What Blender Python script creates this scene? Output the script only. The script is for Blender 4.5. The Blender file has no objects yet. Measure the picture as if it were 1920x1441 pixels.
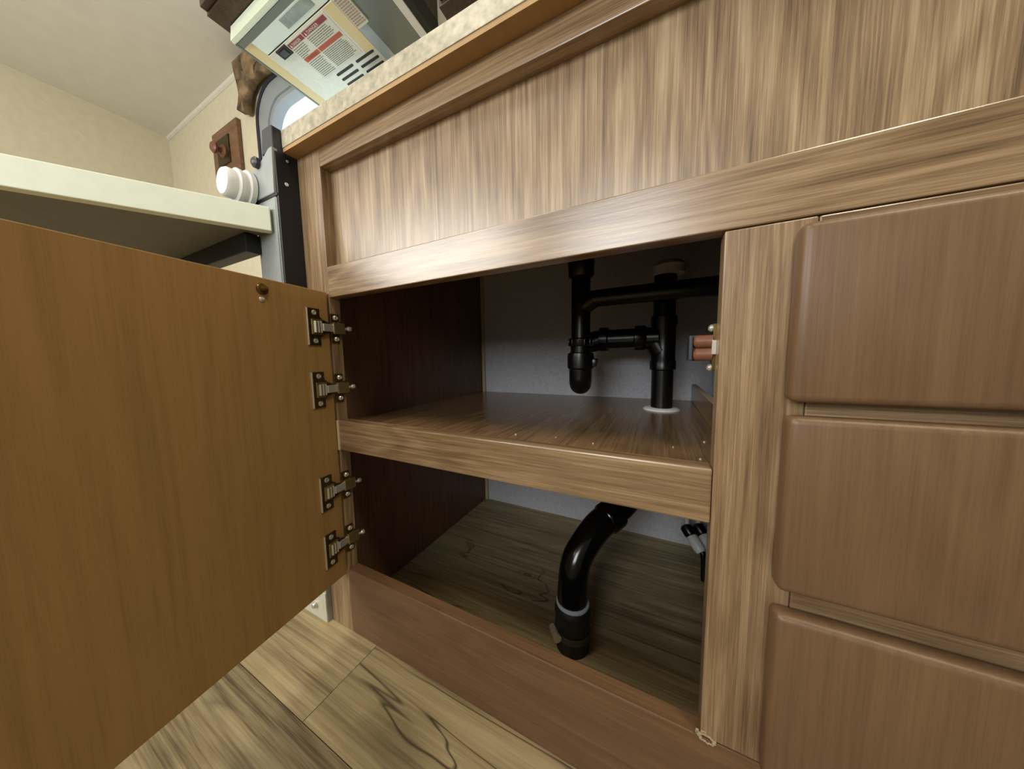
import bpy, bmesh, math, random
from mathutils import Vector, Matrix
random.seed(7)
SC = bpy.context.scene
COL = SC.collection

# ------------------------------------------------------------------ camera
CAM_POS = Vector((0.0, -0.315, 0.5085))
YAW, PITCH, ROLL = 0.4638048664, -0.0930376545, -0.0158239622
fwd = Vector((-math.sin(YAW), math.cos(YAW), 0)); rgt = Vector((math.cos(YAW), math.sin(YAW), 0)); upv = Vector((0, 0, 1))
f2 = fwd * math.cos(PITCH) + upv * math.sin(PITCH)
u2 = upv * math.cos(PITCH) - fwd * math.sin(PITCH)
r3 = rgt * math.cos(ROLL) + u2 * math.sin(ROLL)
u3 = u2 * math.cos(ROLL) - rgt * math.sin(ROLL)
cd = bpy.data.cameras.new('camera'); cam = bpy.data.objects.new('camera', cd); COL.objects.link(cam)
cd.sensor_fit = 'HORIZONTAL'; cd.sensor_width = 36; cd.lens = 36 * 548.45 / 1920
cd.clip_start = 0.01; cd.clip_end = 60
cam.matrix_world = Matrix(((r3.x, u3.x, -f2.x, CAM_POS.x), (r3.y, u3.y, -f2.y, CAM_POS.y), (r3.z, u3.z, -f2.z, CAM_POS.z), (0, 0, 0, 1)))
SC.camera = cam

# ------------------------------------------------------------------ world, lights, exposure
w = bpy.data.worlds.new('sky'); SC.world = w; w.use_nodes = True
w.node_tree.nodes['Background'].inputs[0].default_value = (0.90, 0.96, 1.0, 1)
w.node_tree.nodes['Background'].inputs[1].default_value = 2.2
def area(name, loc, target, sx, sy, power, col):
    l = bpy.data.lights.new(name, 'AREA'); l.shape = 'RECTANGLE'; l.size = sx; l.size_y = sy; l.energy = power; l.color = col
    o = bpy.data.objects.new(name, l); COL.objects.link(o); o.location = loc
    o.rotation_euler = (Vector(target) - Vector(loc)).to_track_quat('-Z', 'Y').to_euler()
    return o
# wide window behind the camera, added front fill, ceiling lamps (right one added)
area('window_daylight_wide', (-1.60, -1.54, 1.20), (-1.60, 0, 1.10), 1.40, 0.70, 42, (1.0, 0.975, 0.92))
area('front_fill_light', (-0.22, -1.54, 0.90), (-0.22, 0, 0.80), 0.55, 0.95, 18, (0.93, 0.97, 1.0))  # unseen frontal source, added to brighten the cabinet interior
area('unseen_ceiling_light', (-0.70, -0.75, 2.01), (-0.70, -0.75, 0), 0.40, 0.30, 9, (1.0, 0.92, 0.76))
area('unseen_ceiling_light', (0.70, -0.50, 2.01), (0.70, -0.50, 0), 0.40, 0.30, 11, (1.0, 0.90, 0.70))  # unseen second lamp, added at right to lighten the open door back
SC.view_settings.view_transform = 'Standard'; SC.view_settings.look = 'None'
SC.view_settings.exposure = 0.10; SC.view_settings.gamma = 1.0; SC.view_settings.use_curve_mapping = False

# ------------------------------------------------------------------ materials
def srgb(r, g, b):
    f = lambda c: (c / 255 / 12.92) if c / 255 <= 0.04045 else ((c / 255 + 0.055) / 1.055) ** 2.4
    return (f(r), f(g), f(b), 1)
def newmat(name):
    m = bpy.data.materials.new(name); m.use_nodes = True
    nt = m.node_tree
    return m, nt, nt.nodes['Principled BSDF']
def plain(name, c, rough=0.5, metal=0.0, noise=0.0, scale=40, bump=0.0, spec=0.5, coat=0.0):
    m, nt, b = newmat(name)
    b.inputs['Roughness'].default_value = rough; b.inputs['Metallic'].default_value = metal
    b.inputs['Specular IOR Level'].default_value = spec; b.inputs['Coat Weight'].default_value = coat
    b.inputs['Base Color'].default_value = srgb(*c)
    if noise or bump:
        tc = nt.nodes.new('ShaderNodeTexCoord'); n = nt.nodes.new('ShaderNodeTexNoise')
        n.inputs['Scale'].default_value = scale; n.inputs['Detail'].default_value = 5
        nt.links.new(tc.outputs['Object'], n.inputs['Vector'])
        if noise:
            r = nt.nodes.new('ShaderNodeValToRGB')
            a = srgb(*c); r.color_ramp.elements[0].position = 0.3; r.color_ramp.elements[1].position = 0.7
            r.color_ramp.elements[0].color = tuple(x * (1 - noise) for x in a[:3]) + (1,)
            r.color_ramp.elements[1].color = tuple(min(1, x * (1 + noise)) for x in a[:3]) + (1,)
            nt.links.new(n.outputs['Fac'], r.inputs['Fac']); nt.links.new(r.outputs['Color'], b.inputs['Base Color'])
        if bump:
            bp = nt.nodes.new('ShaderNodeBump'); bp.inputs['Strength'].default_value = bump; bp.inputs['Distance'].default_value = 0.001
            nt.links.new(n.outputs['Fac'], bp.inputs['Height']); nt.links.new(bp.outputs['Normal'], b.inputs['Normal'])
    return m
def mathn(nt, op, a, b=None, c=None):
    n = nt.nodes.new('ShaderNodeMath'); n.operation = op
    for i, v in enumerate((a, b, c)):
        if v is None: continue
        if isinstance(v, (int, float)): n.inputs[i].default_value = v
        else: nt.links.new(v, n.inputs[i])
    return n.outputs[0]
def wood(name, axis, light, mid, dark, rough=0.38, fig=22.0, fine=240.0, contrast=1.0, bump=0.12, spec=0.45, crack=0.0, knot=None, ringed=True, gate_at=-4.6, bandw=0.32):
    """laminate wood: grain along `axis`; broad cathedral figure, streaks and fine pores"""
    m, nt, b = newmat(name); L = nt.links.new
    tc = nt.nodes.new('ShaderNodeTexCoord'); oi = nt.nodes.new('ShaderNodeObjectInfo')
    off = nt.nodes.new('ShaderNodeVectorMath'); off.operation = 'SCALE'; off.inputs[0].default_value = (3.1, 5.7, 4.3)
    L(oi.outputs['Random'], off.inputs['Scale'])
    add = nt.nodes.new('ShaderNodeVectorMath'); add.operation = 'ADD'
    L(tc.outputs['Object'], add.inputs[0]); L(off.outputs[0], add.inputs[1])
    def noise(across, along, detail, dist=0.0, rough_=0.55):
        mp = nt.nodes.new('ShaderNodeMapping')
        s = [across, across, across]; s[axis] = along
        mp.inputs['Scale'].default_value = s
        L(add.outputs[0], mp.inputs['Vector'])
        n = nt.nodes.new('ShaderNodeTexNoise'); n.inputs['Scale'].default_value = 1; n.inputs['Detail'].default_value = detail
        n.inputs['Distortion'].default_value = dist; n.inputs['Roughness'].default_value = rough_
        L(mp.outputs[0], n.inputs['Vector']); return n.outputs['Fac']
    broad = noise(fig * 0.45, fig * 0.07, 2, 0.6)
    # growth-ring bands from the broad field
    rings = mathn(nt, 'MULTIPLY', broad, 58.0)
    rings = mathn(nt, 'SINE', rings); rings = mathn(nt, 'MULTIPLY_ADD', rings, 0.5, 0.5)
    streak = noise(fig * 11.0, fig * 0.22, 5, 0.15, 0.65)
    bands = noise(fig * 3.0, fig * 0.14, 3, 0.3)
    pores = noise(fine * 3.6, fine * 0.075, 3, 0.0, 0.7)
    v = mathn(nt, 'MULTIPLY', rings, 0.10)
    v = mathn(nt, 'MULTIPLY_ADD', bands, bandw, v)
    v = mathn(nt, 'MULTIPLY_ADD', streak, 0.68, v)
    v = mathn(nt, 'MULTIPLY_ADD', pores, 0.48, v)
    v = mathn(nt, 'SUBTRACT', v, 0.63 + bandw / 2)
    v = mathn(nt, 'MULTIPLY_ADD', v, 2.0 * contrast, 0.5)
    rp = nt.nodes.new('ShaderNodeValToRGB'); cr = rp.color_ramp
    cr.elements[0].position = 0.0; cr.elements[0].color = srgb(*dark)
    cr.elements[1].position = 1.0; cr.elements[1].color = srgb(*light)
    e = cr.elements.new(0.48); e.color = srgb(*mid)
    L(v, rp.inputs['Fac']); col = rp.outputs['Color']
    def darken(col, fac, c):
        mx = nt.nodes.new('ShaderNodeMix'); mx.data_type = 'RGBA'
        L(fac, mx.inputs['Factor']); L(col, mx.inputs['A']); mx.inputs['B'].default_value = srgb(*c)
        return mx.outputs['Result']
    if crack:
        cn = noise(fig * 0.55, fig * 0.10, 3, 1.2)
        d = mathn(nt, 'ABSOLUTE', mathn(nt, 'SUBTRACT', cn, 0.5))
        line = mathn(nt, 'SUBTRACT', 1.0, mathn(nt, 'MULTIPLY', d, 80.0)); line.node.use_clamp = True
        gate = noise(fig * 0.22, fig * 0.1, 2)
        gate = mathn(nt, 'MULTIPLY_ADD', gate, 8.0, gate_at); gate.node.use_clamp = True
        fac = mathn(nt, 'MULTIPLY', mathn(nt, 'MULTIPLY', line, gate), crack)
        col = darken(col, fac, tuple(int(x * 0.5) for x in dark))
        bl = noise(fig * 0.5, fig * 0.2, 3, 0.8)
        bl = mathn(nt, 'MULTIPLY_ADD', bl, 3.2, -1.75); bl.node.use_clamp = True
        col = darken(col, mathn(nt, 'MULTIPLY', bl, 0.55), dark)
    if knot:
        cx, cy, rx, ry = knot
        sp = nt.nodes.new('ShaderNodeSeparateXYZ'); L(tc.outputs['Object'], sp.inputs[0])
        wob = noise(38, 16, 3)
        dx = mathn(nt, 'DIVIDE', mathn(nt, 'SUBTRACT', sp.outputs[0], cx), rx); dy = mathn(nt, 'DIVIDE', mathn(nt, 'SUBTRACT', sp.outputs[1], cy), ry)
        d = mathn(nt, 'SQRT', mathn(nt, 'ADD', mathn(nt, 'MULTIPLY', dx, dx), mathn(nt, 'MULTIPLY', dy, dy)))
        d = mathn(nt, 'MULTIPLY_ADD', wob, 1.1, d)
        ring = mathn(nt, 'SINE', mathn(nt, 'MULTIPLY', d, 8.0))
        env = mathn(nt, 'SUBTRACT', 1.95, d); env.node.use_clamp = True
        fac = mathn(nt, 'MULTIPLY', env, mathn(nt, 'MULTIPLY_ADD', ring, 0.35 if ringed else 0.0, 0.45)); fac.node.use_clamp = True
        col = darken(col, fac, tuple(int(x * 0.75) for x in dark))
    L(col, b.inputs['Base Color'])
    b.inputs['Roughness'].default_value = rough; b.inputs['Specular IOR Level'].default_value = spec
    if bump:
        bp = nt.nodes.new('ShaderNodeBump'); bp.inputs['Strength'].default_value = bump; bp.inputs['Distance'].default_value = 0.0006
        L(mathn(nt, 'ADD', pores, streak), bp.inputs['Height']); L(bp.outputs['Normal'], b.inputs['Normal'])
    return m
FL, FM, FD = (174, 148, 114), (135, 109, 79), (86, 65, 44)
W_FACE_X = wood('walnut laminate along x', 0, FL, FM, FD, rough=0.27, spec=0.9)
W_FACE_Z = wood('walnut laminate along z', 2, FL, FM, FD, rough=0.32, spec=0.55)
W_PANEL = wood('walnut laminate panel', 2, (178, 156, 124), (140, 116, 87), (90, 71, 51), rough=0.30, fig=20, contrast=1.1, spec=0.8)
W_SHELF = wood('walnut laminate along y', 1, (156, 126, 90), (128, 100, 69), (88, 66, 44), rough=0.20)
W_TOE = wood('reddish walnut toe board', 0, (134, 102, 73), (111, 82, 56), (88, 63, 42), rough=0.42, contrast=0.7)
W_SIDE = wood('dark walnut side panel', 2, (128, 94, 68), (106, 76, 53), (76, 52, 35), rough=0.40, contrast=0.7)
W_DOOR = wood('plain brown door back', 2, (178, 141, 86), (162, 126, 74), (134, 101, 57), rough=0.50, contrast=0.55, fig=14, bump=0.05)
W_DRAWER = wood('smooth brown drawer front', 2, (126, 98, 70), (110, 84, 59), (90, 66, 45), rough=0.40, contrast=0.6)
W_DARK = wood('dark brown overhead cabinet', 2, (84, 60, 38), (60, 42, 27), (34, 23, 15), rough=0.45)
W_EDGE = plain('pale raw core edge', (196, 178, 142), 0.7, noise=0.12, scale=300)
PL = ((184, 168, 128), (150, 133, 97), (92, 76, 52))
def plank(name, k, **kw):
    a = dict(rough=0.45, fig=14, fine=120, contrast=1.0, crack=0.85, bump=0.1, bandw=0.60, gate_at=-4.45); a.update(kw)
    return wood(name, 0, *[tuple(int(c * k) for c in p) for p in PL], **a)
PLANK = [plank('weathered plank print', 1.0), plank('weathered plank print darker', 0.90, contrast=1.2), plank('weathered plank print paler', 1.05, contrast=0.8)]
PLANK_KNOT = plank('weathered plank print with swirl', 1.0, contrast=0.75, crack=0.95, gate_at=-4.1, knot=(-0.300, -0.078, 0.060, 0.030), ringed=False)
PLANK_IN = plank('weathered plank print with knot', 0.95, knot=(-0.262, 0.272, 0.018, 0.009))
M_GROUT = plain('dark floor joint', (58, 48, 32), 0.8)
M_COUNTER = plain('mottled cream laminate', (168, 160, 138), 0.40, noise=0.30, scale=110, bump=0.1)
M_COUNTER_UNDER = plain('tan board underside', (168, 134, 88), 0.65, noise=0.1, scale=30)
M_WALL = plain('cream wall vinyl', (206, 198, 172), 0.7, noise=0.05, scale=30, bump=0.1)
M_NEUTRAL = plain('grey wall panelling', (150, 147, 142), 0.7)
M_CEIL = plain('off white ceiling panel', (212, 208, 196), 0.75, noise=0.03, scale=20)
M_BACK = plain('grey cavity wall board', (206, 207, 212), 0.62, noise=0.10, scale=160, bump=0.25)
M_BLACK = plain('black abs plastic', (9, 9, 10), 0.30, bump=0.05, scale=300, spec=0.5)
M_GLOSSBLK = plain('glossy black abs bend', (8, 8, 8), 0.16, spec=0.55)
M_RUBBER = plain('black rubber coupling', (14, 14, 14), 0.55, bump=0.1, scale=200)
M_SINK = plain('dark undercoated sink', (26, 25, 25), 0.7, noise=0.1, scale=60)
M_WHITEP = plain('white plastic', (226, 226, 222), 0.40)
M_GREYP = plain('grey plastic', (150, 152, 156), 0.45)
M_NICKEL = plain('nickel plated steel', (168, 148, 100), 0.26, metal=0.8, noise=0.15, scale=120)
M_BRASSY = plain('brassy zinc steel', (112, 92, 50), 0.28, metal=0.85, noise=0.2, scale=150)
M_SHINE = plain('bright steel', (216, 212, 198), 0.26, metal=0.65)
M_COPPER = plain('copper brown roller', (122, 80, 58), 0.40, noise=0.1, scale=200)
M_DARKPL = plain('dark grey plastic housing', (48, 50, 56), 0.40)
M_POST = plain('grey painted aluminium', (150, 154, 152), 0.42, noise=0.04, scale=60)
M_POSTBLK = plain('black plastic channel', (16, 19, 23), 0.42)
M_TABLE = plain('pale cream edge band', (226, 232, 212), 0.5, noise=0.03, scale=50)
M_UNDER = plain('grey table underside', (112, 112, 106), 0.6, noise=0.06, scale=40)
M_STEEL = plain('brushed grey hood steel', (214, 214, 198), 0.36, metal=0.15, noise=0.05, scale=80)
M_STEELD = plain('darker hood recess', (120, 126, 120), 0.40, metal=0.35)
M_MINT = plain('pale enamel hood lip', (214, 224, 204), 0.35)
M_REFLECT = plain('painted yellow hood reflection', (226, 206, 154), 0.45)  # yellow light reflected in the hood, painted as a flat cream colour
M_LENS = plain('frosted lamp lens', (230, 242, 234), 0.30)
M_LENSG = plain('ribbed grey lens', (150, 164, 158), 0.30, noise=0.25, scale=40)
M_PAPER = plain('printed white label', (220, 220, 204), 0.55)
M_RED = plain('red banner', (140, 30, 32), 0.5)
M_ORANGE = plain('orange banner', (176, 72, 20), 0.5)
M_INK = plain('grey print', (104, 108, 98), 0.6)
M_PINKINK = plain('pinkish grey print', (168, 150, 138), 0.6)
M_SLOT = plain('dark vent slot', (34, 34, 24), 0.7)
M_SILVER = plain('silver window frame', (170, 180, 186), 0.34, metal=0.5)
M_SEAL = plain('dark window seal', (30, 30, 44), 0.6)
M_VALANCE = plain('tan and brown patterned fabric', (112, 92, 64), 0.9, noise=0.85, scale=16, bump=0.5)
M_PLAQUE = wood('brown wooden plaque', 0, (138, 102, 72), (114, 82, 56), (84, 58, 38), rough=0.45)
M_ANTIQUE = plain('antique brass hook plate', (70, 58, 34), 0.35, metal=0.8, noise=0.5, scale=60)
M_SCUFF = plain('torn pale laminate', (176, 160, 130), 0.9, noise=0.2, scale=500)
M_HOSE = plain('grey blue hose', (108, 122, 126), 0.4)
def glassmat():
    m, nt, b = newmat('window glass'); nt.nodes.remove(b)
    t = nt.nodes.new('ShaderNodeBsdfTransparent'); t.inputs[0].default_value = (0.93, 0.98, 0.97, 1)
    g = nt.nodes.new('ShaderNodeBsdfGlossy'); g.inputs['Roughness'].default_value = 0.03
    x = nt.nodes.new('ShaderNodeMixShader'); x.inputs[0].default_value = 0.06
    nt.links.new(t.outputs[0], x.inputs[1]); nt.links.new(g.outputs[0], x.inputs[2])
    nt.links.new(x.outputs[0], nt.nodes['Material Output'].inputs[0]); return m
M_GLASS = glassmat()

# ------------------------------------------------------------------ helpers
def obj(name, bm, mat, parent=None, smooth=False, ang=40):
    bmesh.ops.recalc_face_normals(bm, faces=bm.faces)
    me = bpy.data.meshes.new(name); bm.to_mesh(me); bm.free()
    mats = mat if isinstance(mat, (list, tuple)) else [mat]
    for m in mats: me.materials.append(m)
    if smooth:
        me.polygons.foreach_set('use_smooth', [True] * len(me.polygons))
        try: me.set_sharp_from_angle(angle=math.radians(ang))
        except Exception: pass
    o = bpy.data.objects.new(name, me); COL.objects.link(o)
    if parent is not None:
        o.parent = parent
        if parent.type == 'EMPTY' and parent.get('_world'):
            o.matrix_parent_inverse = Matrix.Translation(-parent.location)
    return o
def thing(name, label, cat, loc=(0, 0, 0), group=None):
    o = bpy.data.objects.new(name, None); COL.objects.link(o); o.location = loc; o.empty_display_size = 0.02
    o['label'] = label; o['category'] = cat; o['_world'] = 1
    if group: o['group'] = group
    return o
def tag(o, label, cat, group=None):
    o['label'] = label; o['category'] = cat
    if group: o['group'] = group
    return o
def struct(o): o['kind'] = 'structure'; return o
def bx(bm, x0, x1, y0, y1, z0, z1, bev=0.0, seg=2, mi=0):
    t = bmesh.new()
    v = [t.verts.new((x, y, z)) for x in (x0, x1) for y in (y0, y1) for z in (z0, z1)]
    for f in ((0, 1, 3, 2), (4, 6, 7, 5), (0, 4, 5, 1), (2, 3, 7, 6), (0, 2, 6, 4), (1, 5, 7, 3)): t.faces.new([v[i] for i in f])
    bmesh.ops.recalc_face_normals(t, faces=t.faces)
    if bev: bmesh.ops.bevel(t, geom=list(t.edges), offset=bev, segments=seg, profile=0.5, affect='EDGES')
    for f in t.faces: f.material_index = mi
    merge(bm, t); return bm
def merge(bm, t, M=None):
    if M is not None: bmesh.ops.transform(t, matrix=M, verts=t.verts)
    me = bpy.data.meshes.new('tmp'); t.to_mesh(me); t.free(); bm.from_mesh(me); bpy.data.meshes.remove(me)
def box(name, x0, x1, y0, y1, z0, z1, mat, parent=None, bev=0.0012, seg=2):
    return obj(name, bx(bmesh.new(), x0, x1, y0, y1, z0, z1, bev, seg), mat, parent)
def frame_of(d):
    d = Vector(d).normalized(); a = Vector((0, 0, 1)) if abs(d.z) < 0.9 else Vector((1, 0, 0))
    u = d.cross(a).normalized(); return u, d.cross(u).normalized(), d
def lathe(bm, base, direction, prof, n=28):
    """prof: list of (radius, height along direction); closed with caps where radius>0 at the ends"""
    u, v, d = frame_of(direction); base = Vector(base); rings = []
    for r, h in prof:
        c = base + d * h
        if r <= 1e-6: rings.append([bm.verts.new(c)])
        else: rings.append([bm.verts.new(c + u * math.cos(2 * math.pi * k / n) * r + v * math.sin(2 * math.pi * k / n) * r) for k in range(n)])
    for a, b in zip(rings, rings[1:]):
        for k in range(n):
            k2 = (k + 1) % n
            if len(a) == 1 and len(b) == 1: continue
            if len(a) == 1: bm.faces.new((a[0], b[k], b[k2]))
            elif len(b) == 1: bm.faces.new((a[k], b[0], a[k2]))
            else: bm.faces.new((a[k], b[k], b[k2], a[k2]))
    for r in (rings[0], rings[-1]):
        if len(r) > 1: bm.faces.new(r)
    return bm
def spline(pts, per=10):
    P = [Vector(p) for p in pts]; P = [P[0] * 2 - P[1]] + P + [P[-1] * 2 - P[-2]]; out = []
    for i in range(1, len(P) - 2):
        for k in range(per):
            t = k / per; a, b, c, d = P[i - 1:i + 3]
            out.append(0.5 * ((2 * b) + (c - a) * t + (2 * a - 5 * b + 4 * c - d) * t * t + (3 * b - a - 3 * c + d) * t ** 3))
    out.append(P[-2].copy()); return out
def tube(bm, pts, r, n=20, cap=True):
    rf = r if callable(r) else (lambda t: r)
    pts = [Vector(p) for p in pts]; rings = []; d0 = (pts[1] - pts[0]).normalized(); u, v, _ = frame_of(d0)
    for i, p in enumerate(pts):
        d = (pts[min(i + 1, len(pts) - 1)] - pts[max(i - 1, 0)]).normalized()
        u = (u - d * u.dot(d)).normalized(); v = d.cross(u); rr = rf(i / (len(pts) - 1))
        rings.append([bm.verts.new(p + u * math.cos(2 * math.pi * k / n) * rr + v * math.sin(2 * math.pi * k / n) * rr) for k in range(n)])
    for a, b in zip(rings, rings[1:]):
        for k in range(n): bm.faces.new((a[k], b[k], b[(k + 1) % n], a[(k + 1) % n]))
    if cap: bm.faces.new(rings[0]); bm.faces.new(rings[-1])
    return bm
def prism(bm, poly, axis, a0, a1, bev=0.0):
    """extrude a 2-D polygon along axis (0,1,2); poly coords are the other two axes in order"""
    t = bmesh.new()
    def mk(p, a):
        c = [0, 0, 0]; o = [i for i in range(3) if i != axis]; c[o[0]], c[o[1]] = p; c[axis] = a; return t.verts.new(c)
    A = [mk(p, a0) for p in poly]; B = [mk(p, a1) for p in poly]
    t.faces.new(A); t.faces.new(B); n = len(poly)
    for k in range(n): t.faces.new((A[k], A[(k + 1) % n], B[(k + 1) % n], B[k]))
    bmesh.ops.recalc_face_normals(t, faces=t.faces)
    if bev: bmesh.ops.bevel(t, geom=list(t.edges), offset=bev, segments=2, profile=0.5, affect='EDGES')
    merge(bm, t); return bm
def rrect(x0, x1, z0, z1, r, n=8):
    out = []
    for cx, cz, a0 in ((x1 - r, z1 - r, 0), (x0 + r, z1 - r, 90), (x0 + r, z0 + r, 180), (x1 - r, z0 + r, 270)):
        for k in range(n + 1):
            a = math.radians(a0 + 90 * k / n); out.append((cx + r * math.cos(a), cz + r * math.sin(a)))
    return out
def ring_prism(bm, outer, inner, y0, y1):
    """ring between two loops with equal counts, thickness along y"""
    n = len(outer)
    L = [[bm.verts.new((p[0], y, p[1])) for p in lp] for y in (y0, y1) for lp in (outer, inner)]
    of, inf, ob, inb = L
    for k in range(n):
        j = (k + 1) % n
        bm.faces.new((of[k], of[j], inf[j], inf[k])); bm.faces.new((ob[k], inb[k], inb[j], ob[j]))
        bm.faces.new((of[k], ob[k], ob[j], of[j])); bm.faces.new((inf[k], inf[j], inb[j], inb[k]))
    return bm

# ================================================================== the setting
WY = 0.56                                            # wall behind the cabinet run
fl = struct(box('floor', -3.0, 1.2, -1.55, WY + 0.05, -0.03, -0.004, M_GROUT, bev=0))
ys = [-0.122 + 0.166 * k for k in range(-8, 5)]
ys[0] = -1.5495
for r, y0 in enumerate(ys):
    y1 = (ys[r + 1] if r + 1 < len(ys) else WY + 0.02)
    if abs(y0 + 0.122) < 1e-6: joints = [-2.6, -1.65, -0.436, 0.78]
    elif abs(y0 - 0.21) < 1e-6: joints = [-2.5, -1.30, 0.9]
    elif y0 > 0: joints = [-2.2 + 0.1 * r, -1.0 - 0.05 * r, 0.8]
    else: joints = [-2.9 + (r * 0.43) % 1.2 + 1.21 * k for k in range(4)]
    xs = [-3.0] + [j for j in joints if -2.95 < j < 1.15] + [1.2]
    for i, (a, b) in enumerate(zip(xs, xs[1:])):
        if y1 > WY + 0.02 and a > -3: y1 = WY + 0.02
        m = PLANK[(r * 2 + i) % 3]
        if abs(y0 + 0.122) < 1e-6 and abs(a + 0.436) < 1e-6: m = PLANK_KNOT
        if abs(y0 - 0.21) < 1e-6 and abs(b - 0.9) < 1e-6: m = PLANK_IN
        box('floor_plank', a + 0.0006, b - 0.0006, y0 + 0.0006, y1 - 0.0006, -0.0045, 0.0, m, fl, bev=0)
# back wall with a rounded window opening
WX0, WX1, WZ0, WZ1, WR = -1.845, -0.93, 1.08, 1.85, 0.15
bm = bmesh.new()
def wall_with_hole(bm, X0, X1, Z0, Z1, hole, y0, y1):
    for y in (y0, y1):
        o = [bm.verts.new((x, y, z)) for x, z in ((X0, Z0), (X1, Z0), (X1, Z1), (X0, Z1))]
        h = [bm.verts.new((x, y, z)) for x, z in hole]
        e = [bm.edges.new((lp[k], lp[(k + 1) % len(lp)])) for lp in (o, h) for k in range(len(lp))]
        bmesh.ops.triangle_fill(bm, use_beauty=True, use_dissolve=False, edges=e)
        if y == y0: h0 = h
    for k in range(len(h)): j = (k + 1) % len(h); bm.faces.new((h0[k], h0[j], h[j], h[k]))
hole = rrect(WX0, WX1, WZ0, WZ1, WR)
wall_with_hole(bm, -3.0, 1.2, 0.0, 2.02, hole, WY, WY + 0.05)
struct(obj('wall_back', bm, M_WALL))
struct(box('wall_left', -3.05, -3.0, -1.55, WY + 0.05, 0, 2.02, M_WALL, bev=0))
struct(box('wall_front', -3.05, 1.25, -1.60, -1.55, 0, 2.02, M_NEUTRAL, bev=0))
struct(box('wall_right', 1.2, 1.25, -1.55, WY + 0.05, 0, 2.02, M_NEUTRAL, bev=0))
struct(box('ceiling', -3.05, 1.25, -1.60, WY + 0.05, 2.02, 2.06, M_CEIL, bev=0))
struct(obj('trim_1', prism(bmesh.new(), [(WY - 0.001, 2.02), (WY - 0.012, 2.02), (WY - 0.010, 2.006), (WY - 0.001, 2.000)], 0, -3.0, -1.37), M_CEIL))
# window
wn = struct(obj('window_1', ring_prism(bmesh.new(), rrect(WX0 + 0.008, WX1 - 0.008, WZ0 + 0.008, WZ1 - 0.008, WR - 0.008), rrect(WX0 + 0.085, WX1 - 0.085, WZ0 + 0.085, WZ1 - 0.085, WR - 0.03), WY - 0.012, WY + 0.045), M_SILVER))
obj('window_seal', ring_prism(bmesh.new(), rrect(WX0 - 0.012, WX1 + 0.012, WZ0 - 0.012, WZ1 + 0.012, WR + 0.012), rrect(WX0 + 0.010, WX1 - 0.010, WZ0 + 0.010, WZ1 - 0.010, WR - 0.010), WY - 0.016, WY + 0.002), M_SEAL, wn)
obj('inner_bead', ring_prism(bmesh.new(), rrect(WX0 + 0.083, WX1 - 0.083, WZ0 + 0.083, WZ1 - 0.083, WR - 0.03), rrect(WX0 + 0.105, WX1 - 0.105, WZ0 + 0.105, WZ1 - 0.105, WR - 0.04), WY - 0.004, WY + 0.04), M_GREYP, wn)
gp = rrect(WX0 + 0.10, WX1 - 0.10, WZ0 + 0.10, WZ1 - 0.10, WR - 0.04)
obj('pane', prism(bmesh.new(), gp, 1, WY + 0.020, WY + 0.024), M_GLASS, wn)

# ================================================================== sink cabinet
XL, XO0, XO1, XR = -0.561, -0.500, 0.048, 0.560      # cabinet left, opening left/right, cabinet right end
T = 0.019
CZ = 0.849                                            # top of the carcass
cab = thing('sink_cabinet', 'brown wood-grain sink cabinet with its door open, under the mottled cream countertop', 'cabinet', (XL, 0, 0))
box('stile', XL, XO0, 0, T, 0.0, CZ, W_FACE_Z, cab)
box('stile', XO1, 0.107, 0, T, 0.127, 0.6125, W_FACE_Z, cab)
box('top_rail', XO0, XR, 0, T, 0.8205, CZ, W_FACE_X, cab)
box('middle_rail', XO0, XR, 0, T, 0.6135, 0.6635, W_FACE_X, cab)
toe = box('toe_board', XO0, XR, 0, T, 0.0, 0.1255, W_TOE, cab)
box('drawer_rail', 0.1075, 0.50, 0.0005, T, 0.435, 0.495, W_FACE_X, cab)
box('drawer_rail', 0.1075, 0.50, 0.0005, T, 0.275, 0.330, W_FACE_X, cab)
box('drawer_rail', 0.1075, 0.50, 0.0005, T, 0.585, 0.6125, W_FACE_X, cab)
box('end_stile', 0.50, XR, 0, T, 0.127, 0.6125, W_FACE_Z, cab)
box('front_panel', XL + 0.02, XR, T - 0.001, T + 0.006, 0.640, CZ, W_PANEL, cab, bev=0)
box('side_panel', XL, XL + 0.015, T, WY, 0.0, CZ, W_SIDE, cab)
box('back_panel', XL + 0.0155, XR, WY - 0.006, WY - 0.001, 0.0, CZ, M_BACK, cab, bev=0)
box('corner_bead', XL + 0.0155, XL + 0.026, WY - 0.014, WY - 0.006, 0.0, CZ, W_EDGE, cab, bev=0.001)
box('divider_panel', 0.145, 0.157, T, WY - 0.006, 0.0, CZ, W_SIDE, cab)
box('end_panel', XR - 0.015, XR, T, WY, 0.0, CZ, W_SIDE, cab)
sh = box('shelf', XL + 0.0155, 0.0775, T, WY - 0.007, 0.376, 0.391, W_SHELF, cab)
lip = box('shelf_lip', XO0 + 0.0005, XO1 - 0.0005, 0.0002, T, 0.3500, 0.4030, W_FACE_X, sh, bev=0.0016)
box('lip_edge', XO0 - 0.0030, XO0 + 0.0012, -0.0022, 0.002, 0.3500, 0.4030, W_EDGE, sh, bev=0.0004)
lb = box('ledger_board', 0.0775, 0.0875, T, WY - 0.007, 0.360, 0.432, W_SHELF, cab)
box('top_edge', 0.0776, 0.0874, T + 0.001, WY - 0.008, 0.4318, 0.4330, W_EDGE, lb, bev=0)
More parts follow.
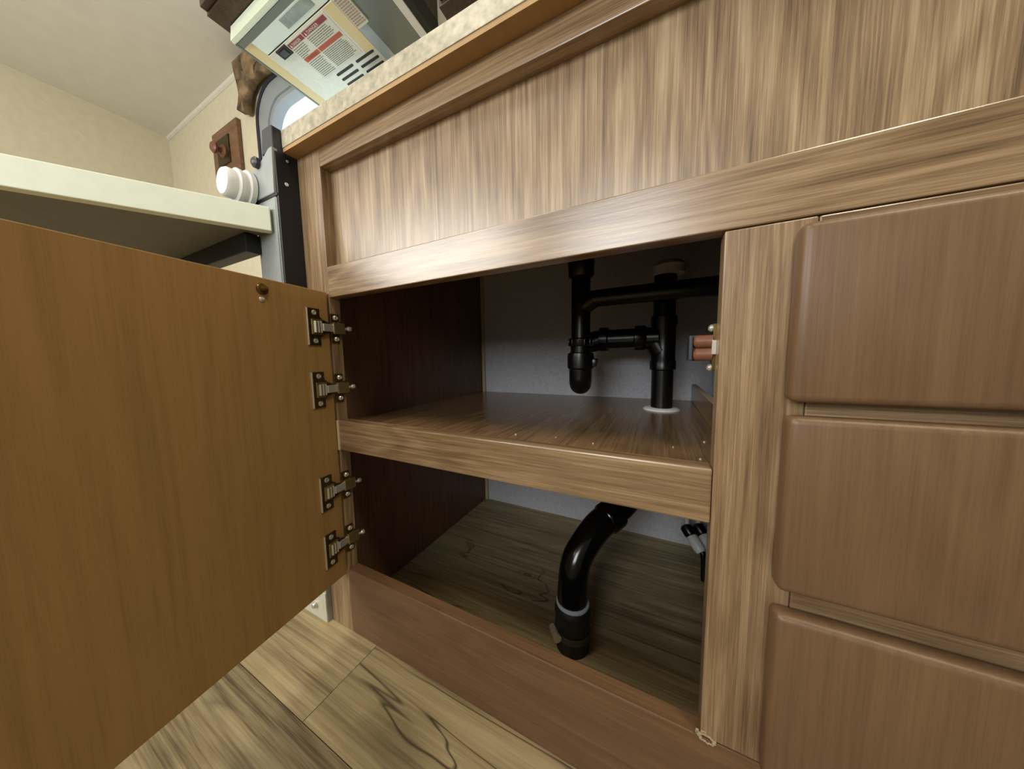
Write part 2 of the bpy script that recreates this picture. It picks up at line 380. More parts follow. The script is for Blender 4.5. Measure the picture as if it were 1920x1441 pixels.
# scuffed corner where the right stile meets the toe board
bm = bmesh.new(); c = Vector((0.0535, 0, 0.1265)); n = 26; rim = []
for k in range(n):
    a = 2 * math.pi * k / n; rr = 1 + random.uniform(-0.18, 0.18)
    rim.append((c.x + math.cos(a) * 0.0085 * rr, c.z + math.sin(a) * 0.0045 * rr - math.cos(a) * 0.0016))
inn = [(c.x + (x - c.x) * random.uniform(0.55, 0.8), c.z + (z - c.z) * random.uniform(0.55, 0.8)) for x, z in rim]
ring_prism(bm, rim, inn, -0.0008, 0.0008)
for k in range(7):
    x = c.x + random.uniform(-0.009, 0.004); z = c.z + random.uniform(-0.001, 0.007)
    bx(bm, x - 0.0012, x + 0.0014, -0.0007, 0.0005, z - 0.0006, z + 0.0006)
obj('scuff_mark', bm, M_SCUFF, toe)
# crumbs / nicks left on the shelf
for i, (x, y) in enumerate(((0.020, 0.10), (0.045, 0.062), (0.058, 0.14), (-0.13, 0.085), (-0.075, 0.075), (-0.19, 0.075), (-0.27, 0.045))):
    bm = bmesh.new(); bmesh.ops.create_icosphere(bm, subdivisions=1, radius=0.0011 + 0.0004 * (i % 3), matrix=Matrix.Translation((x, y, 0.3917)))
    o = obj('wood_crumb', bm, W_EDGE); tag(o, 'tiny pale wood crumb lying on the cabinet shelf', 'crumb', 'wood crumbs on the shelf')
# drawers
def drawer(z0, z1, bev):
    bm = bx(bmesh.new(), 0.0925, 0.532, -0.0185, -0.0005, z0, z1, bev, 4)
    o = obj('drawer', bm, W_DRAWER, cab, smooth=True, ang=50)
    b2 = bmesh.new(); bx(b2, 0.158, 0.49, 0.0195, 0.42, z0 + 0.03, z1 - 0.03, 0.001)
    obj('drawer_box', b2, W_EDGE, o)
    return o
drawer(0.4700, 0.604, 0.006); drawer(0.3125, 0.4590, 0.006); drawer(0.1300, 0.2925, 0.006)
# door: hinge line at the opening edge, swung open
DA = math.radians(9.0)
DM = Matrix(((math.cos(DA), math.sin(DA), 0, -0.5005), (math.sin(DA), -math.cos(DA), 0, -0.0035), (0, 0, 1, 0), (0, 0, 0, 1)))
# local frame: x = away from inner face towards the opening, y = along the door from hinge to free edge
def dloc(name, bm, mat, parent, **k):
    bmesh.ops.transform(bm, matrix=DM, verts=bm.verts); return obj(name, bm, mat, parent, **k)
door = dloc('door', bx(bmesh.new(), -0.019, 0.0, 0.0, 0.566, 0.1195, 0.6215, 0.0012), W_DOOR, cab)
door['label'] = 'open door showing its plain brown back and four hinges'
dloc('door_strike', lathe(bmesh.new(), (0.0, 0.0985, 0.606), (1, 0, 0), [(0.0075, -0.0002), (0.0075, 0.0015), (0.0055, 0.003), (0.004, 0.003), (0.0035, 0.008), (0.0, 0.009)], 16), M_BRASSY, door, smooth=True)
dloc('strike_screw', lathe(bmesh.new(), (0.0, 0.100, 0.592), (1, 0, 0), [(0.0035, -0.0002), (0.0035, 0.001), (0.002, 0.002), (0.0, 0.0021)], 12), M_SHINE, door, smooth=True)
def hinge(z, first=None):
    # plate on the door back
    bm = bmesh.new()
    poly = [(0.0175, -0.0295), (0.0385, -0.0295), (0.0385, 0.0295), (0.0175, 0.0295), (0.0175, 0.0165), (0.0115, 0.0125), (0.0085, 0.007), (0.0085, -0.007), (0.0115, -0.0125), (0.0175, -0.0165)]
    prism(bm, [(p[0], z + p[1]) for p in poly], 0, 0.0, 0.0024, 0.0006)
    h = dloc('hinge', bm, M_BRASSY, cab)
    # raised cup with its spring slots
    bm = bmesh.new(); bx(bm, 0.0018, 0.0040, 0.0155, 0.0335, z - 0.0125, z + 0.0125, 0.0012)
    dloc('hinge_cup', bm, M_NICKEL, h)
    for k in range(3):
        dloc('spring', tube(bmesh.new(), [(0.0052, 0.0185 + 0.0048 * k, z - 0.009), (0.0052, 0.0185 + 0.0048 * k, z + 0.009)], 0.0016, 8), M_SHINE, h, smooth=True)
    bm = bmesh.new(); bx(bm, 0.0002, 0.0034, 0.0382, 0.0398, z - 0.0292, z + 0.0292, 0.0004)
    dloc('plate_edge', bm, M_SHINE, h)
    for s in (-1, 1):
        bm = lathe(bmesh.new(), (0.0022, 0.0275, z + s * 0.0225), (1, 0, 0), [(0.0042, 0), (0.0040, 0.0012), (0.0022, 0.0018), (0.0012, 0.0012), (0, 0.0010)], 14)
        dloc('screw', bm, M_SHINE, h, smooth=True)
    # bridge arm from door cup to frame plate
    bm = bmesh.new(); bx(bm, 0.0030, 0.0075, -0.0035, 0.0165, z - 0.0065, z + 0.0065, 0.0012)
    dloc('hinge_arm', bm, M_SHINE, h)
    for s in (-1, 1):
        dloc('link', prism(bmesh.new(), [(0.0165, z + s * 0.0125), (0.0165, z + s * 0.0095), (0.0035, z + s * 0.0055), (0.0035, z + s * 0.0080)], 0, 0.0025, 0.0060), M_BRASSY, h)
    # plate on the stile edge (stile inner face at x = XO0)
    bm = bmesh.new(); X = XO0
    bx(bm, X - 0.0005, X + 0.0022, -0.0020, 0.0125, z - 0.0245, z + 0.0245, 0.0006)
    obj('frame_plate', bm, M_BRASSY, h)
    bm = bmesh.new(); bx(bm, X + 0.0020, X + 0.0085, -0.0010, 0.0200, z - 0.0095, z + 0.0095, 0.0012)
    obj('arm_block', bm, M_NICKEL, h)
    bm = bmesh.new(); bx(bm, X + 0.0018, X + 0.0045, 0.0100, 0.0290, z + 0.0070, z + 0.0115, 0.0008)
    obj('adjust_tab', bm, M_BRASSY, h)
    for s in (-1, 1):
        bm = lathe(bmesh.new(), (X + 0.0020, 0.0065, z + s * 0.0180), (1, 0, 0), [(0.0042, 0), (0.0042, 0.0018), (0.0026, 0.0032), (0.0014, 0.0026), (0, 0.0024)], 14)
        obj('screw', bm, M_SHINE, h, smooth=True)
    bm = lathe(bmesh.new(), (X + 0.0060, 0.0180, z), (0.25, 1, 0.05), [(0.0022, 0), (0.0022, 0.006), (0.0038, 0.006), (0.0044, 0.009), (0.0036, 0.012), (0.0014, 0.0125), (0, 0.0115)], 14)
    obj('adjust_screw', bm, M_SHINE, h, smooth=True)
    return h
for z in (0.5620, 0.4600, 0.2850, 0.1840): hinge(z)
# double roller catch on the right stile
rc = box('roller_catch', 0.0455, 0.0490, 0.0195, 0.0300, 0.4930, 0.5370, M_BRASSY, cab, bev=0.0006)
box('housing', 0.0290, 0.0470, 0.0260, 0.0420, 0.5020, 0.5270, M_DARKPL, rc, bev=0.0015)
box('housing_end', 0.0262, 0.0296, 0.0170, 0.0420, 0.5025, 0.5265, M_DARKPL, rc, bev=0.0010)
for dz in (0.5205, 0.5083):
    obj('roller', lathe(bmesh.new(), (0.0300, 0.0225, dz), (1, 0, 0), [(0.0040, 0), (0.0062, 0.0022), (0.0062, 0.0155), (0.0045, 0.0165)], 20), M_COPPER, rc, smooth=True)
for dz in (0.5330, 0.4955):
    obj('screw', lathe(bmesh.new(), (0.0458, 0.0235, dz), (-1, -0.15, 0), [(0.0036, 0), (0.0036, 0.0018), (0.0022, 0.0034), (0.0010, 0.0026), (0, 0.0025)], 14), M_SHINE, rc, smooth=True)
box('side_clip', 0.0445, 0.0482, 0.0150, 0.0200, 0.5080, 0.5215, M_SHINE, rc, bev=0.0006)

# ================================================================== countertop and sink
ct = thing('countertop', 'mottled cream laminate countertop with a tan underside on the sink cabinet', 'countertop', (XL, 0, CZ))
def slab(z0, z1, mat, nm, y0, xin, parent):
    return box(nm, XL + xin, XR + 0.02, y0, WY - 0.001, z0, z1, mat, parent, bev=0.0008)
# underside board is cut around the sink so the basin can hang through it
for a in ((XL, XR + 0.02, -0.0205, 0.06), (XL, XR + 0.02, 0.50, WY - 0.001), (XL, -0.40, 0.06, 0.50), (0.22, XR + 0.02, 0.06, 0.50)):
    box('underside_board', a[0], a[1], a[2], a[3], CZ, CZ + 0.006, M_COUNTER_UNDER, ct, bev=0)
for a in ((XL, XR + 0.02, -0.0215, 0.06), (XL, XR + 0.02, 0.50, WY - 0.001), (XL, -0.40, 0.06, 0.50), (0.22, XR + 0.02, 0.06, 0.50)):
    box('worktop', a[0], a[1], a[2], a[3], CZ + 0.006, CZ + 0.033, M_COUNTER, ct, bev=0.0006)
bm = bmesh.new()
X0, X1, Y0, Y1, Z0, Z1 = -0.395, 0.215, 0.065, 0.495, 0.765, CZ + 0.036
bx(bm, X0, X1, Y0, Y1, Z0, Z0 + 0.004, 0)
for q in ((X0, X0 + 0.004, Y0, Y1), (X1 - 0.004, X1, Y0, Y1), (X0, X1, Y0, Y0 + 0.004), (X0, X1, Y1 - 0.004, Y1)): bx(bm, q[0], q[1], q[2], q[3], Z0, Z1, 0)
for q in ((X0 - 0.012, X0 + 0.004, Y0 - 0.012, Y1 + 0.012), (X1 - 0.004, X1 + 0.012, Y0 - 0.012, Y1 + 0.012), (X0, X1, Y0 - 0.012, Y0 + 0.004), (X0, X1, Y1 - 0.004, Y1 + 0.012)):
    bx(bm, q[0], q[1], q[2], q[3], Z1 - 0.003, Z1, 0)
tag(obj('sink_basin', bm, M_SINK), 'dark underside of the sink basin above the black drain pipes', 'sink')

# ================================================================== drain pipework
P1, P2 = Vector((-0.146, 0.300, 0)), Vector((0.0085, 0.390, 0))
dp = thing('drain_pipe', 'black plastic sink drain pipes with trap and tee, passing through the shelf to the floor', 'pipe', (P2.x, P2.y, 0.391))
def part(nm, bm, mat=M_BLACK, par=None): return obj(nm, bm, mat, par or dp, smooth=True)
part('tailpiece', lathe(bmesh.new(), (P1.x, P1.y, 0.545), (0, 0, 1), [(0.0190, 0), (0.0190, 0.221)]))
part('slip_nut', lathe(bmesh.new(), (P1.x, P1.y, 0.668), (0, 0, 1), [(0.0230, 0), (0.0262, 0.004), (0.0262, 0.020), (0.0270, 0.022), (0.0270, 0.036), (0.0230, 0.040)], 12))
part('cross_pipe', tube(bmesh.new(), spline([(P1.x - 0.002, P1.y, 0.618), (P1.x + 0.03, P1.y, 0.623), (0.02, P1.y, 0.624), (0.135, P1.y, 0.624)]), 0.0168))
part('cross_elbow', tube(bmesh.new(), spline([(P1.x, P1.y, 0.585), (P1.x + 0.003, P1.y, 0.606), (P1.x + 0.022, P1.y, 0.621)]), 0.0182))
sn = part('slip_nut', lathe(bmesh.new(), (P1.x, P1.y, 0.5290), (0, 0, 1), [(0.0240, 0), (0.0255, 0.002), (0.0255, 0.014), (0.0225, 0.0165)], 12))
for k in range(12):
    a = 2 * math.pi * k / 12; p = (P1.x + math.cos(a) * 0.0252, P1.y + math.sin(a) * 0.0252)
    part('nut_rib', bx(bmesh.new(), p[0] - 0.0012, p[0] + 0.0012, p[1] - 0.0012, p[1] + 0.0012, 0.5305, 0.5425, 0.0004), M_BLACK, sn)
part('trap_neck', lathe(bmesh.new(), (P1.x, P1.y, 0.505), (0, 0, 1), [(0.0205, 0), (0.0205, 0.030)]))
part('trap_hub', lathe(bmesh.new(), (P1.x, P1.y, 0.480), (0, 0, 1), [(0.0225, 0), (0.0270, 0.004), (0.0275, 0.026), (0.0265, 0.034), (0.0215, 0.036)]))
pts = [Vector((P1.x, P1.y, 0.485))]
R = 0.034
for k in range(0, 13):
    a = math.pi * k / 12; s_ = R - R * math.cos(a); pts.append(Vector((P1.x - 0.24 * s_, P1.y + 0.97 * s_, 0.467 - R * math.sin(a) * 0.55)))
pts.append(Vector((P1.x - 0.017, P1.y + 2 * R, 0.52)))
part('trap_bend', tube(bmesh.new(), pts, 0.0235, 22))
part('trap_lug', bx(bmesh.new(), P1.x + 0.018, P1.x + 0.034, P1.y - 0.008, P1.y + 0.016, 0.486, 0.503, 0.003))
AZ = 0.5455; AY = 0.385
part('trap_elbow', tube(bmesh.new(), spline([(P1.x - 0.017, P1.y + 2 * R - 0.002, 0.505), (P1.x - 0.006, AY - 0.008, 0.535), (P1.x + 0.035, AY, AZ)]), 0.0235))
part('trap_arm', lathe(bmesh.new(), (P1.x + 0.02, AY, AZ), (1, 0, 0), [(0.0215, 0), (0.0215, 0.125)]))
part('arm_nut', lathe(bmesh.new(), (P1.x + 0.022, AY, AZ), (1, 0, 0), [(0.0235, 0), (0.0275, 0.003), (0.0275, 0.020), (0.0240, 0.022)], 10))
part('arm_nut', lathe(bmesh.new(), (P1.x + 0.098, AY, AZ), (1, 0, 0), [(0.0240, 0), (0.0275, 0.002), (0.0275, 0.020), (0.0240, 0.024)], 10))
part('tee_branch', tube(bmesh.new(), spline([(P1.x + 0.112, AY, AZ), (P2.x - 0.020, P2.y, AZ - 0.004), (P2.x - 0.004, P2.y, AZ - 0.030)]), 0.0235))
part('standpipe', lathe(bmesh.new(), (P2.x, P2.y, 0.3440), (0, 0, 1), [(0.0212, 0), (0.0212, 0.345)]))
part('tee_body', lathe(bmesh.new(), (P2.x, P2.y, 0.476), (0, 0, 1), [(0.0222, 0), (0.0252, 0.002), (0.0252, 0.018), (0.0232, 0.022), (0.0232, 0.092), (0.0252, 0.096), (0.0252, 0.112), (0.0220, 0.115)]))
part('vent_cap', lathe(bmesh.new(), (P2.x + 0.006, P2.y, 0.672), (0, 0, 1), [(0.0240, 0), (0.0300, 0.002), (0.0310, 0.010), (0.0310, 0.018), (0.0240, 0.026), (0.0, 0.030)]), M_WHITEP)
part('floor_flange', lathe(bmesh.new(), (P2.x, P2.y, 0.3905), (0, 0, 1), [(0.0360, 0), (0.0360, 0.0015), (0.0330, 0.0045), (0.0225, 0.0055)], 32), M_WHITEP)
# lower part under the shelf
low = spline([(P2.x, P2.y, 0.372), (P2.x - 0.001, P2.y - 0.003, 0.330), (-0.012, 0.352, 0.272), (-0.042, 0.300, 0.226), (-0.073, 0.248, 0.203)])
part('drain_elbow', tube(bmesh.new(), low, 0.0245, 22))
sweep = spline([(-0.066, 0.258, 0.207), (-0.096, 0.216, 0.188), (-0.1205, 0.177, 0.148), (-0.1245, 0.160, 0.100), (-0.1230, 0.155, 0.060)], 12)
sw = part('drain_sweep', tube(bmesh.new(), sweep, lambda t: 0.0262 if t > 0.06 else 0.0278, 26), M_GLOSSBLK)
hub = sweep[6]; part('sweep_hub', lathe(bmesh.new(), hub, sweep[0] - hub, [(0.0262, -0.004), (0.0290, 0.0), (0.0290, 0.024), (0.0262, 0.027)], 26), M_GLOSSBLK, sw)
cbase = Vector((-0.1230, 0.1550, 0.0))
part('rubber_coupling', lathe(bmesh.new(), cbase, (0, 0, 1), [(0.0290, 0.0), (0.0290, 0.016), (0.0300, 0.020), (0.0300, 0.058), (0.0312, 0.062), (0.0308, 0.070), (0.0275, 0.078)], 28), M_RUBBER)
part('seal_bead', lathe(bmesh.new(), cbase, (0, 0, 1), [(0.0262, 0.0785), (0.0285, 0.0795), (0.0285, 0.0825), (0.0262, 0.0835)], 28), M_GREYP)
hc = part('hose_clamp', lathe(bmesh.new(), cbase, (0, 0, 1), [(0.0300, 0.0250), (0.0312, 0.0252), (0.0312, 0.0358), (0.0300, 0.0360)], 32), plain('dull clamp band', (88, 88, 74), 0.45, metal=0.7))
u = Vector((-0.75, -0.66, 0)).normalized(); tdir = Vector((0.66, -0.75, 0))
cpos = cbase + u * 0.0345 + Vector((0, 0, 0.0305))
part('clamp_screw', lathe(bmesh.new(), cpos - tdir * 0.011 + Vector((0, 0, 0.002)), tdir, [(0.0058, 0), (0.0064, 0.002), (0.0064, 0.015), (0.0042, 0.016), (0.0042, 0.019), (0.0068, 0.020), (0.0068, 0.026)], 10), M_SHINE, hc)

# ================================================================== small plumbing at the back right
def valve(x, y, label):
    v = thing('drain_valve', label, 'valve', (x, y, 0.0))
    d = Vector((0.50, -0.62, -0.60)).normalized(); p = Vector((x, y, 0.085))
    obj('valve_body', lathe(bmesh.new(), p - d * 0.018, d, [(0.010, 0), (0.0135, 0.004), (0.0135, 0.020), (0.0105, 0.026)], 16), M_BLACK, v, smooth=True)
    obj('valve_cap', lathe(bmesh.new(), p + d * 0.006, d, [(0.0105, 0), (0.0120, 0.003), (0.0125, 0.028), (0.0095, 0.037), (0.0, 0.040)], 18), M_WHITEP, v, smooth=True)
    e = p + d * 0.040
    obj('drain_stub', tube(bmesh.new(), spline([e - d * 0.006, e + d * 0.010, (e.x + 0.007, e.y - 0.010, 0.004), (e.x + 0.0075, e.y - 0.011, 0.0)], 6), 0.0062, 12), M_BLACK, v, smooth=True)
    obj('supply_tube', tube(bmesh.new(), spline([p - d * 0.010, (x - 0.006, y + 0.016, 0.120), (x - 0.008, y + 0.022, 0.20), (x - 0.008, y + 0.022, 0.358)], 8), 0.0052, 12), M_WHITEP, v, smooth=True)
valve(0.078, 0.462, 'grey capped drain valve on a white tube, beside the drain pipe under the shelf')
valve(0.103, 0.478, 'grey capped drain valve on a white tube, farther from the drain pipe')
o = obj('water_hose', tube(bmesh.new(), spline([(0.130, 0.540, 0.700), (0.118, 0.44, 0.62), (0.1035, 0.37, 0.53), (0.100, 0.35, 0.45), (0.104, 0.34, 0.36), (0.125, 0.33, 0.20), (0.130, 0.33, 0.0)], 10), 0.0075, 14), M_HOSE, smooth=True)
tag(o, 'grey blue water hose hanging behind the low ledger board', 'hose')

# ================================================================== post with table at the cabinet end
ps = thing('table_post', 'grey and black upright post with a white knob at the cabinet end', 'post', (-0.597, -0.01, 0))
box('rail', -0.6335, XL - 0.0005, -0.0085, 0.050, 0.0, 0.520, M_POST, ps, bev=0.001)
obj('post_face', bx(bmesh.new(), -0.6335, -0.5690, -0.0335, -0.0280, 0.520, 0.778, 0.0012), M_POST, ps)
obj('side_channel', prism(bmesh.new(), [(-0.6330, -0.0280), (-0.5612, -0.0330), (-0.5612, 0.0400), (-0.6330, 0.0400)], 2, 0.520, 0.846, 0.001), M_POSTBLK, ps)
obj('edge_strip', bx(bmesh.new(), -0.5700, -0.5640, -0.0345, -0.0300, 0.520, 0.775, 0.0008), M_STEELD, ps)
obj('bracket', prism(bmesh.new(), [(-0.652, 0.782), (-0.5665, 0.7805), (-0.5620, 0.850), (-0.5720, 0.850), (-0.5960, 0.838), (-0.6400, 0.826), (-0.6560, 0.805)], 1, -0.0365, -0.0280, 0.0012), M_POST, ps)
obj('bracket_gap', bx(bmesh.new(), -0.6500, -0.5620, -0.0345, -0.0280, 0.7770, 0.7815, 0.0005), M_POSTBLK, ps)
cap = obj('post_cap', prism(bmesh.new(), [(-0.5960, 0.846), (-0.5625, 0.846), (-0.5625, 0.884), (-0.5900, 0.884)], 1, -0.0350, 0.010, 0.002), M_DARKPL, ps)
obj('bracket_bolt', lathe(bmesh.new(), (-0.606, -0.036, 0.836), (0, -1, 0), [(0.0085, 0), (0.0085, 0.006), (0.005, 0.009), (0, 0.0095)], 14), M_DARKPL, ps, smooth=True)
obj('knob', lathe(bmesh.new(), (-0.6380, -0.0360, 0.8000), (0, -1, 0), [(0.0220, 0), (0.0290, 0.002), (0.0295, 0.009), (0.0250, 0.011), (0.0250, 0.015), (0.0270, 0.017), (0.0270, 0.022), (0.0225, 0.024), (0.0225, 0.034), (0.0195, 0.038), (0, 0.039)], 30), M_WHITEP, ps, smooth=True)
obj('screw', lathe(bmesh.new(), (-0.5613, -0.0190, 0.800), (1, 0, 0), [(0.0030, 0), (0.0026, 0.0012), (0, 0.0015)], 12), M_WHITEP, ps, smooth=True)
obj('screw', lathe(bmesh.new(), (-0.5613, -0.0150, 0.838), (1, 0, 0), [(0.0022, 0), (0.0018, 0.0012), (0, 0.0015)], 12), M_GREYP, ps, smooth=True)
ft = obj('foot_plate', bx(bmesh.new(), -0.652, XL - 0.0008, -0.0105, -0.0080, 0.0, 0.060, 0.0006), M_STEEL, ps)
obj('foot_bolt', lathe(bmesh.new(), (-0.5950, -0.0100, 0.0270), (0, -1, 0), [(0.0062, 0), (0.0062, 0.003), (0.0050, 0.006), (0.0030, 0.0078), (0, 0.0080)], 16), M_SHINE, ft, smooth=True)
# table: edge runs forward from the post at a slant
tb = thing('dinette_table', 'pale edged table leaf held against the grey post', 'table', (-0.75, -0.15, 0.725))
dirv = Vector((-0.52, -0.854, 0)); A = Vector((-0.5785, -0.0385, 0))
B = A + dirv * 0.55; nrm = Vector((-0.854, 0.52, 0))
def pt(v): return (v.x, v.y)
tz0, tz1 = 0.7245, 0.7605
obj('tabletop', prism(bmesh.new(), [pt(A + nrm * 0.004), pt(B + nrm * 0.004), pt(B + nrm * 0.004 + Vector((-0.55, 0.0, 0))), (-1.25, -0.0385)], 2, tz0 + 0.0005, tz1 - 0.0005), M_UNDER, tb)
obj('edge_band', prism(bmesh.new(), [pt(A), pt(B), pt(B + nrm * 0.016), pt(A + nrm * 0.016)], 2, tz0 - 0.002, tz1, 0.0012), M_TABLE, tb)
box('support_bar', -1.20, -0.6250, -0.0560, -0.0345, 0.6930, 0.7240, M_POSTBLK, tb)

# ================================================================== range hood
HX0, HX1, HY0, HY1, HZ = -1.318, -0.7200, 0.2430, WY - 0.002, 1.580
hd = thing('range_hood', 'stainless range hood with warning labels and vent slots underneath, on the back wall', 'range hood', (-1.02, WY, HZ))
box('hood_body', HX0, HX1, HY0 + 0.012, HY1, HZ + 0.0120, HZ + 0.050, M_STEEL, hd, bev=0.002)
obj('front_lip', prism(bmesh.new(), [(HY0, HZ + 0.003), (HY0 + 0.010, HZ), (HY0 + 0.014, HZ + 0.002), (HY0 + 0.014, HZ + 0.052), (HY0 + 0.004, HZ + 0.050)], 0, HX0, HX1, 0.0008), M_MINT, hd)
box('front_strip', HX0, HX1, HY0 + 0.014, HY0 + 0.034, HZ + 0.0010, HZ + 0.0125, M_STEELD, hd, bev=0.001)
obj('side_edge', prism(bmesh.new(), [(HX0, HZ), (HX0 + 0.008, HZ - 0.001), (HX0 + 0.012, HZ + 0.0125), (HX0, HZ + 0.0125)], 1, HY0 + 0.014, HY1), M_STEELD, hd)
obj('side_slope', prism(bmesh.new(), [(HX0 + 0.010, HZ + 0.001), (HX0 + 0.052, HZ + 0.006), (HX0 + 0.052, HZ + 0.0125), (HX0 + 0.010, HZ + 0.0125)], 1, HY0 + 0.034, HY1), M_REFLECT, hd)  # slope coloured cream for the warm light it catches
box('lamp_lens', HX0 + 0.055, -0.915, HY0 + 0.034, 0.3245, HZ + 0.0010, HZ + 0.0125, M_LENS, hd, bev=0.002)
obj('lens_window', bx(bmesh.new(), -1.105, -0.960, HY0 + 0.040, 0.3120, HZ + 0.0002, HZ + 0.0020, 0.0006), M_LENSG, hd)
box('lens_seam', HX0 + 0.055, -0.885, 0.3245, 0.3275, HZ + 0.0040, HZ + 0.0125, M_SLOT, hd, bev=0)
pan = box('bottom_pan', HX0 + 0.052, -0.905, 0.3275, HY1, HZ + 0.0000, HZ + 0.0125, M_STEEL, hd, bev=0.0015)
obj('reflection_bevel', prism(bmesh.new(), [(-0.9500, HZ), (-0.9050, HZ - 0.001), (-0.9050, HZ + 0.012), (-0.9500, HZ + 0.012)], 1, 0.3280, 0.478), M_REFLECT, hd)  # second yellow reflection, painted as a strip of its own
box('filter_panel', -0.905, -0.742, HY0 + 0.034, HY1, HZ + 0.0040, HZ + 0.0125, M_STEELD, hd, bev=0.001)
obj('filter_ramp', prism(bmesh.new(), [(-0.905, HZ), (-0.868, HZ + 0.0035), (-0.868, HZ + 0.012), (-0.905, HZ + 0.012)], 1, HY0 + 0.034, HY1), plain('bluish hood steel', (176, 190, 196), 0.35, metal=0.3), hd)
box('right_rim', -0.742, HX1 + 0.004, HY0, HY1, HZ - 0.002, HZ + 0.050, M_WHITEP, hd, bev=0.001)
box('right_gap', HX1 + 0.0045, HX1 + 0.0270, HY0, HY1, HZ + 0.0, HZ + 0.050, M_SLOT, hd, bev=0.001)
swt = box('rocker_switch', -1.2230, -1.1680, 0.3290, 0.3585, HZ - 0.0040, HZ + 0.0010, M_SLOT, hd, bev=0.001)
box('rocker', -1.2110, -1.1800, 0.3350, 0.3525, HZ - 0.0065, HZ - 0.0030, M_DARKPL, swt, bev=0.0012)
for cx0, cx1 in ((-1.118, -1.026), (-1.008, -0.917)):
    for cy in (0.4815, 0.5030, 0.5245):
        obj('vent_slot', prism(bmesh.new(), rrect(cx0, cx1, cy - 0.0042, cy + 0.0042, 0.0040, 4), 2, HZ - 0.0008, HZ + 0.001), M_SLOT, hd)
def label_text(name, txt, x, y, size, mat, parent, width=None):
    cu = bpy.data.curves.new(name, 'FONT'); cu.body = txt; cu.size = size; cu.extrude = 0.0001; cu.resolution_u = 2
    t = bpy.data.objects.new(name, cu); COL.objects.link(t)
    dg = bpy.context.evaluated_depsgraph_get(); dg.update()
    me = bpy.data.meshes.new_from_object(t.evaluated_get(dg)); bpy.data.objects.remove(t)
    w0 = max(v.co.x for v in me.vertices); s = (width / w0) if width else 1
    for v in me.vertices: v.co = Vector((x + v.co.x * s, y - v.co.y, HZ - 0.0016 - v.co.z))
    me.materials.append(mat); o = bpy.data.objects.new(name, me); COL.objects.link(o); o.parent = parent
    return o
def warn_label():
    L = box('warning_label', -1.1700, -0.9560, 0.3315, 0.4690, HZ - 0.0008, HZ + 0.0002, M_PAPER, hd, bev=0)
    for a, b in ((-1.163, -1.085), (-1.081, -0.964)):
        bn = box('red_banner', a, b, 0.3360, 0.3500, HZ - 0.0013, HZ - 0.0006, M_RED, L, bev=0)
    for a, b in ((-1.163, -1.085), (-1.081, -0.964)):
        box('orange_banner', a, b, 0.3890, 0.4020, HZ - 0.0013, HZ - 0.0006, M_ORANGE, L, bev=0)
    label_text('banner_text', 'DANGER', -1.147, 0.3478, 0.0125, M_PAPER, L, 0.046)
    label_text('banner_text', 'DANGER', -1.062, 0.3478, 0.0125, M_PAPER, L, 0.058)
    label_text('banner_text', 'WARNING', -1.147, 0.4000, 0.0120, plain('dark orange print', (166, 72, 28), 0.5), L, 0.050)
    for a in (-1.1585, -1.0745):
        obj('warning_triangle', prism(bmesh.new(), [(a, 0.3478), (a + 0.008, 0.3478), (a + 0.004, 0.3388)], 2, HZ - 0.0018, HZ - 0.0012), M_PAPER, L)
    bm = bmesh.new(); rnd = random.Random(3)
    def lines(x0, x1, y0, y1, n):
        for k in range(n):
            y = y0 + (y1 - y0) * k / max(1, n - 1); x = x0
            end = x1 - rnd.uniform(0, 0.012 if k < n - 1 else 0.03)
            while x < end - 0.002:
                wl = rnd.uniform(0.004, 0.012); bx(bm, x, min(end, x + wl), y - 0.0010, y + 0.0010, HZ - 0.0011, HZ - 0.0007); x += wl + 0.0018
    lines(-1.162, -1.100, 0.3560, 0.3850, 6); lines(-1.080, -0.972, 0.3560, 0.3830, 6)
    lines(-1.162, -1.090, 0.4075, 0.4600, 10); lines(-1.080, -0.966, 0.4075, 0.4580, 11)
    o = obj('fine_print', bm, M_INK, L); o['kind'] = 'stuff'
    L2 = box('rating_label', -0.9030, -0.8550, 0.3290, 0.4150, HZ - 0.0012, HZ + 0.0040, M_PAPER, hd, bev=0)
    bm = bmesh.new()
    for k in range(12):
        y = 0.333 + k * 0.0066; x = -0.900
        while x < -0.862: wl = rnd.uniform(0.006, 0.014); bx(bm, x, min(-0.858, x + wl), y - 0.0022, y + 0.0022, HZ - 0.0015, HZ - 0.0011); x += wl + 0.0014
    o = obj('fine_print', bm, M_PINKINK, L2); o['kind'] = 'stuff'
warn_label()

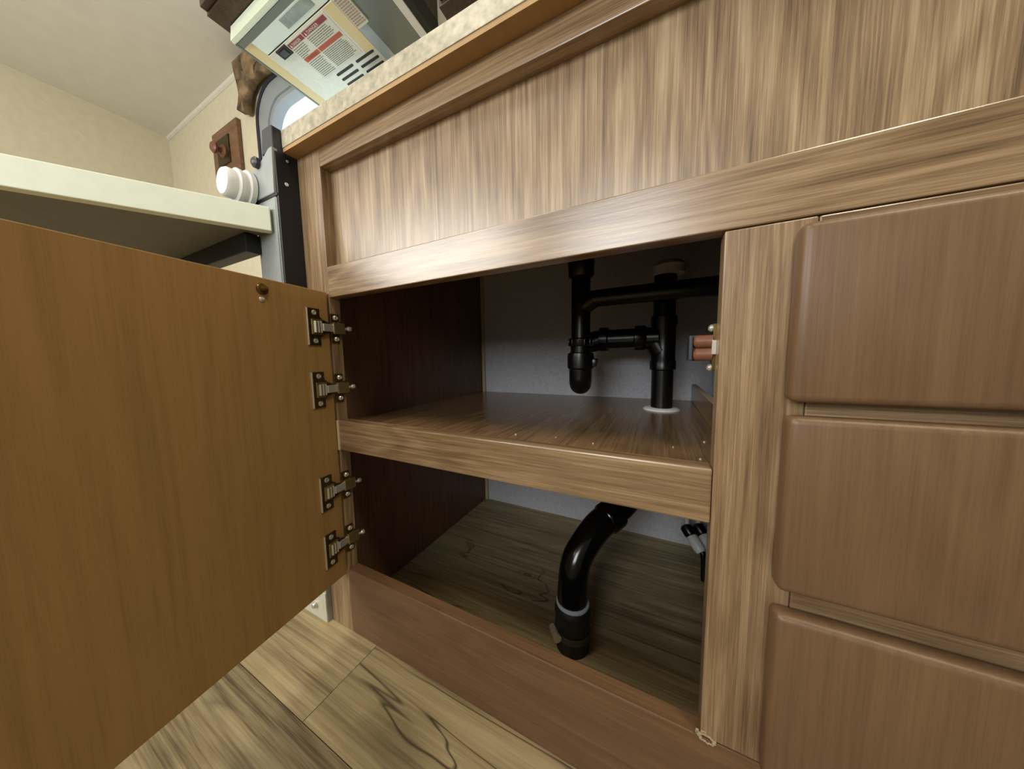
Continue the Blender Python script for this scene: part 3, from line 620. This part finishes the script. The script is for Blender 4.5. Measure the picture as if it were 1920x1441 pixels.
# overhead cabinets
oc = thing('overhead_cabinet', 'dark brown overhead cabinet above the range hood', 'cabinet', (-1.05, WY, 1.632))
box('carcass', -1.350, -0.694, 0.200, WY - 0.002, 1.6325, 2.0195, W_DARK, oc)
for k in range(2):
    d = box('cabinet_door', -1.345 + 0.325 * k, -1.024 + 0.325 * k, 0.182, 0.1995, 1.640, 2.010, W_DARK, oc, bev=0.002)
    box('handle', -1.055 + 0.06 * k, -1.040 + 0.06 * k, 0.170, 0.183, 1.70, 1.80, M_NICKEL, d, bev=0.003)
oc = thing('overhead_cabinet', 'dark brown overhead cabinet hanging lower than the range hood, over the sink', 'cabinet', (0, WY, 1.26))
box('carcass', -0.4450, 0.560, 0.250, WY - 0.002, 1.262, 2.0195, W_DARK, oc)
for k in range(2):
    d = box('cabinet_door', -0.440 + 0.5 * k, 0.055 + 0.5 * k, 0.232, 0.2495, 1.270, 2.010, W_DARK, oc, bev=0.002)
    box('handle', -0.01 + 0.12 * k, 0.005 + 0.12 * k, 0.220, 0.233, 1.32, 1.42, M_NICKEL, d, bev=0.003)

# valance beside the window, plaque with hook
bm = bmesh.new()
prism(bm, [(-1.945, 1.995), (-1.60, 1.995), (-1.60, 1.845), (-1.72, 1.865), (-1.800, 1.862), (-1.850, 1.835), (-1.868, 1.80), (-1.880, 1.765), (-1.905, 1.760), (-1.944, 1.775), (-1.940, 1.90)], 1, 0.510, 0.5435, 0.004)
bmesh.ops.triangulate(bm, faces=bm.faces)
for _ in range(3): bmesh.ops.subdivide_edges(bm, edges=[e for e in bm.edges if e.calc_length() > 0.02], cuts=1)
for v in bm.verts:
    if v.co.y < 0.53: v.co.y += 0.007 * math.sin(v.co.x * 75 + v.co.z * 25)
tag(obj('window_valance', bm, M_VALANCE, smooth=True, ang=60), 'tan and brown patterned valance around the top corner of the window', 'valance')
pq = thing('wall_hook', 'brown wooden plaque with a copper-centred hook plate on the cream wall', 'hook', (-2.18, WY, 1.68))
box('plaque', -2.330, -2.037, WY - 0.022, WY - 0.0005, 1.545, 1.800, M_PLAQUE, pq, bev=0.006, seg=3)
box('hook_plate', -2.265, -2.125, WY - 0.028, WY - 0.021, 1.60, 1.745, M_ANTIQUE, pq, bev=0.004, seg=2)
obj('hook_knob', lathe(bmesh.new(), (-2.195, WY - 0.027, 1.672), (0, -1, 0), [(0.034, 0), (0.030, 0.008), (0.014, 0.012), (0.014, 0.024), (0.028, 0.030), (0.030, 0.040), (0.020, 0.050), (0, 0.053)], 22), M_COPPER, pq, smooth=True)

for o in bpy.data.objects:
    if '_world' in o: del o['_world']
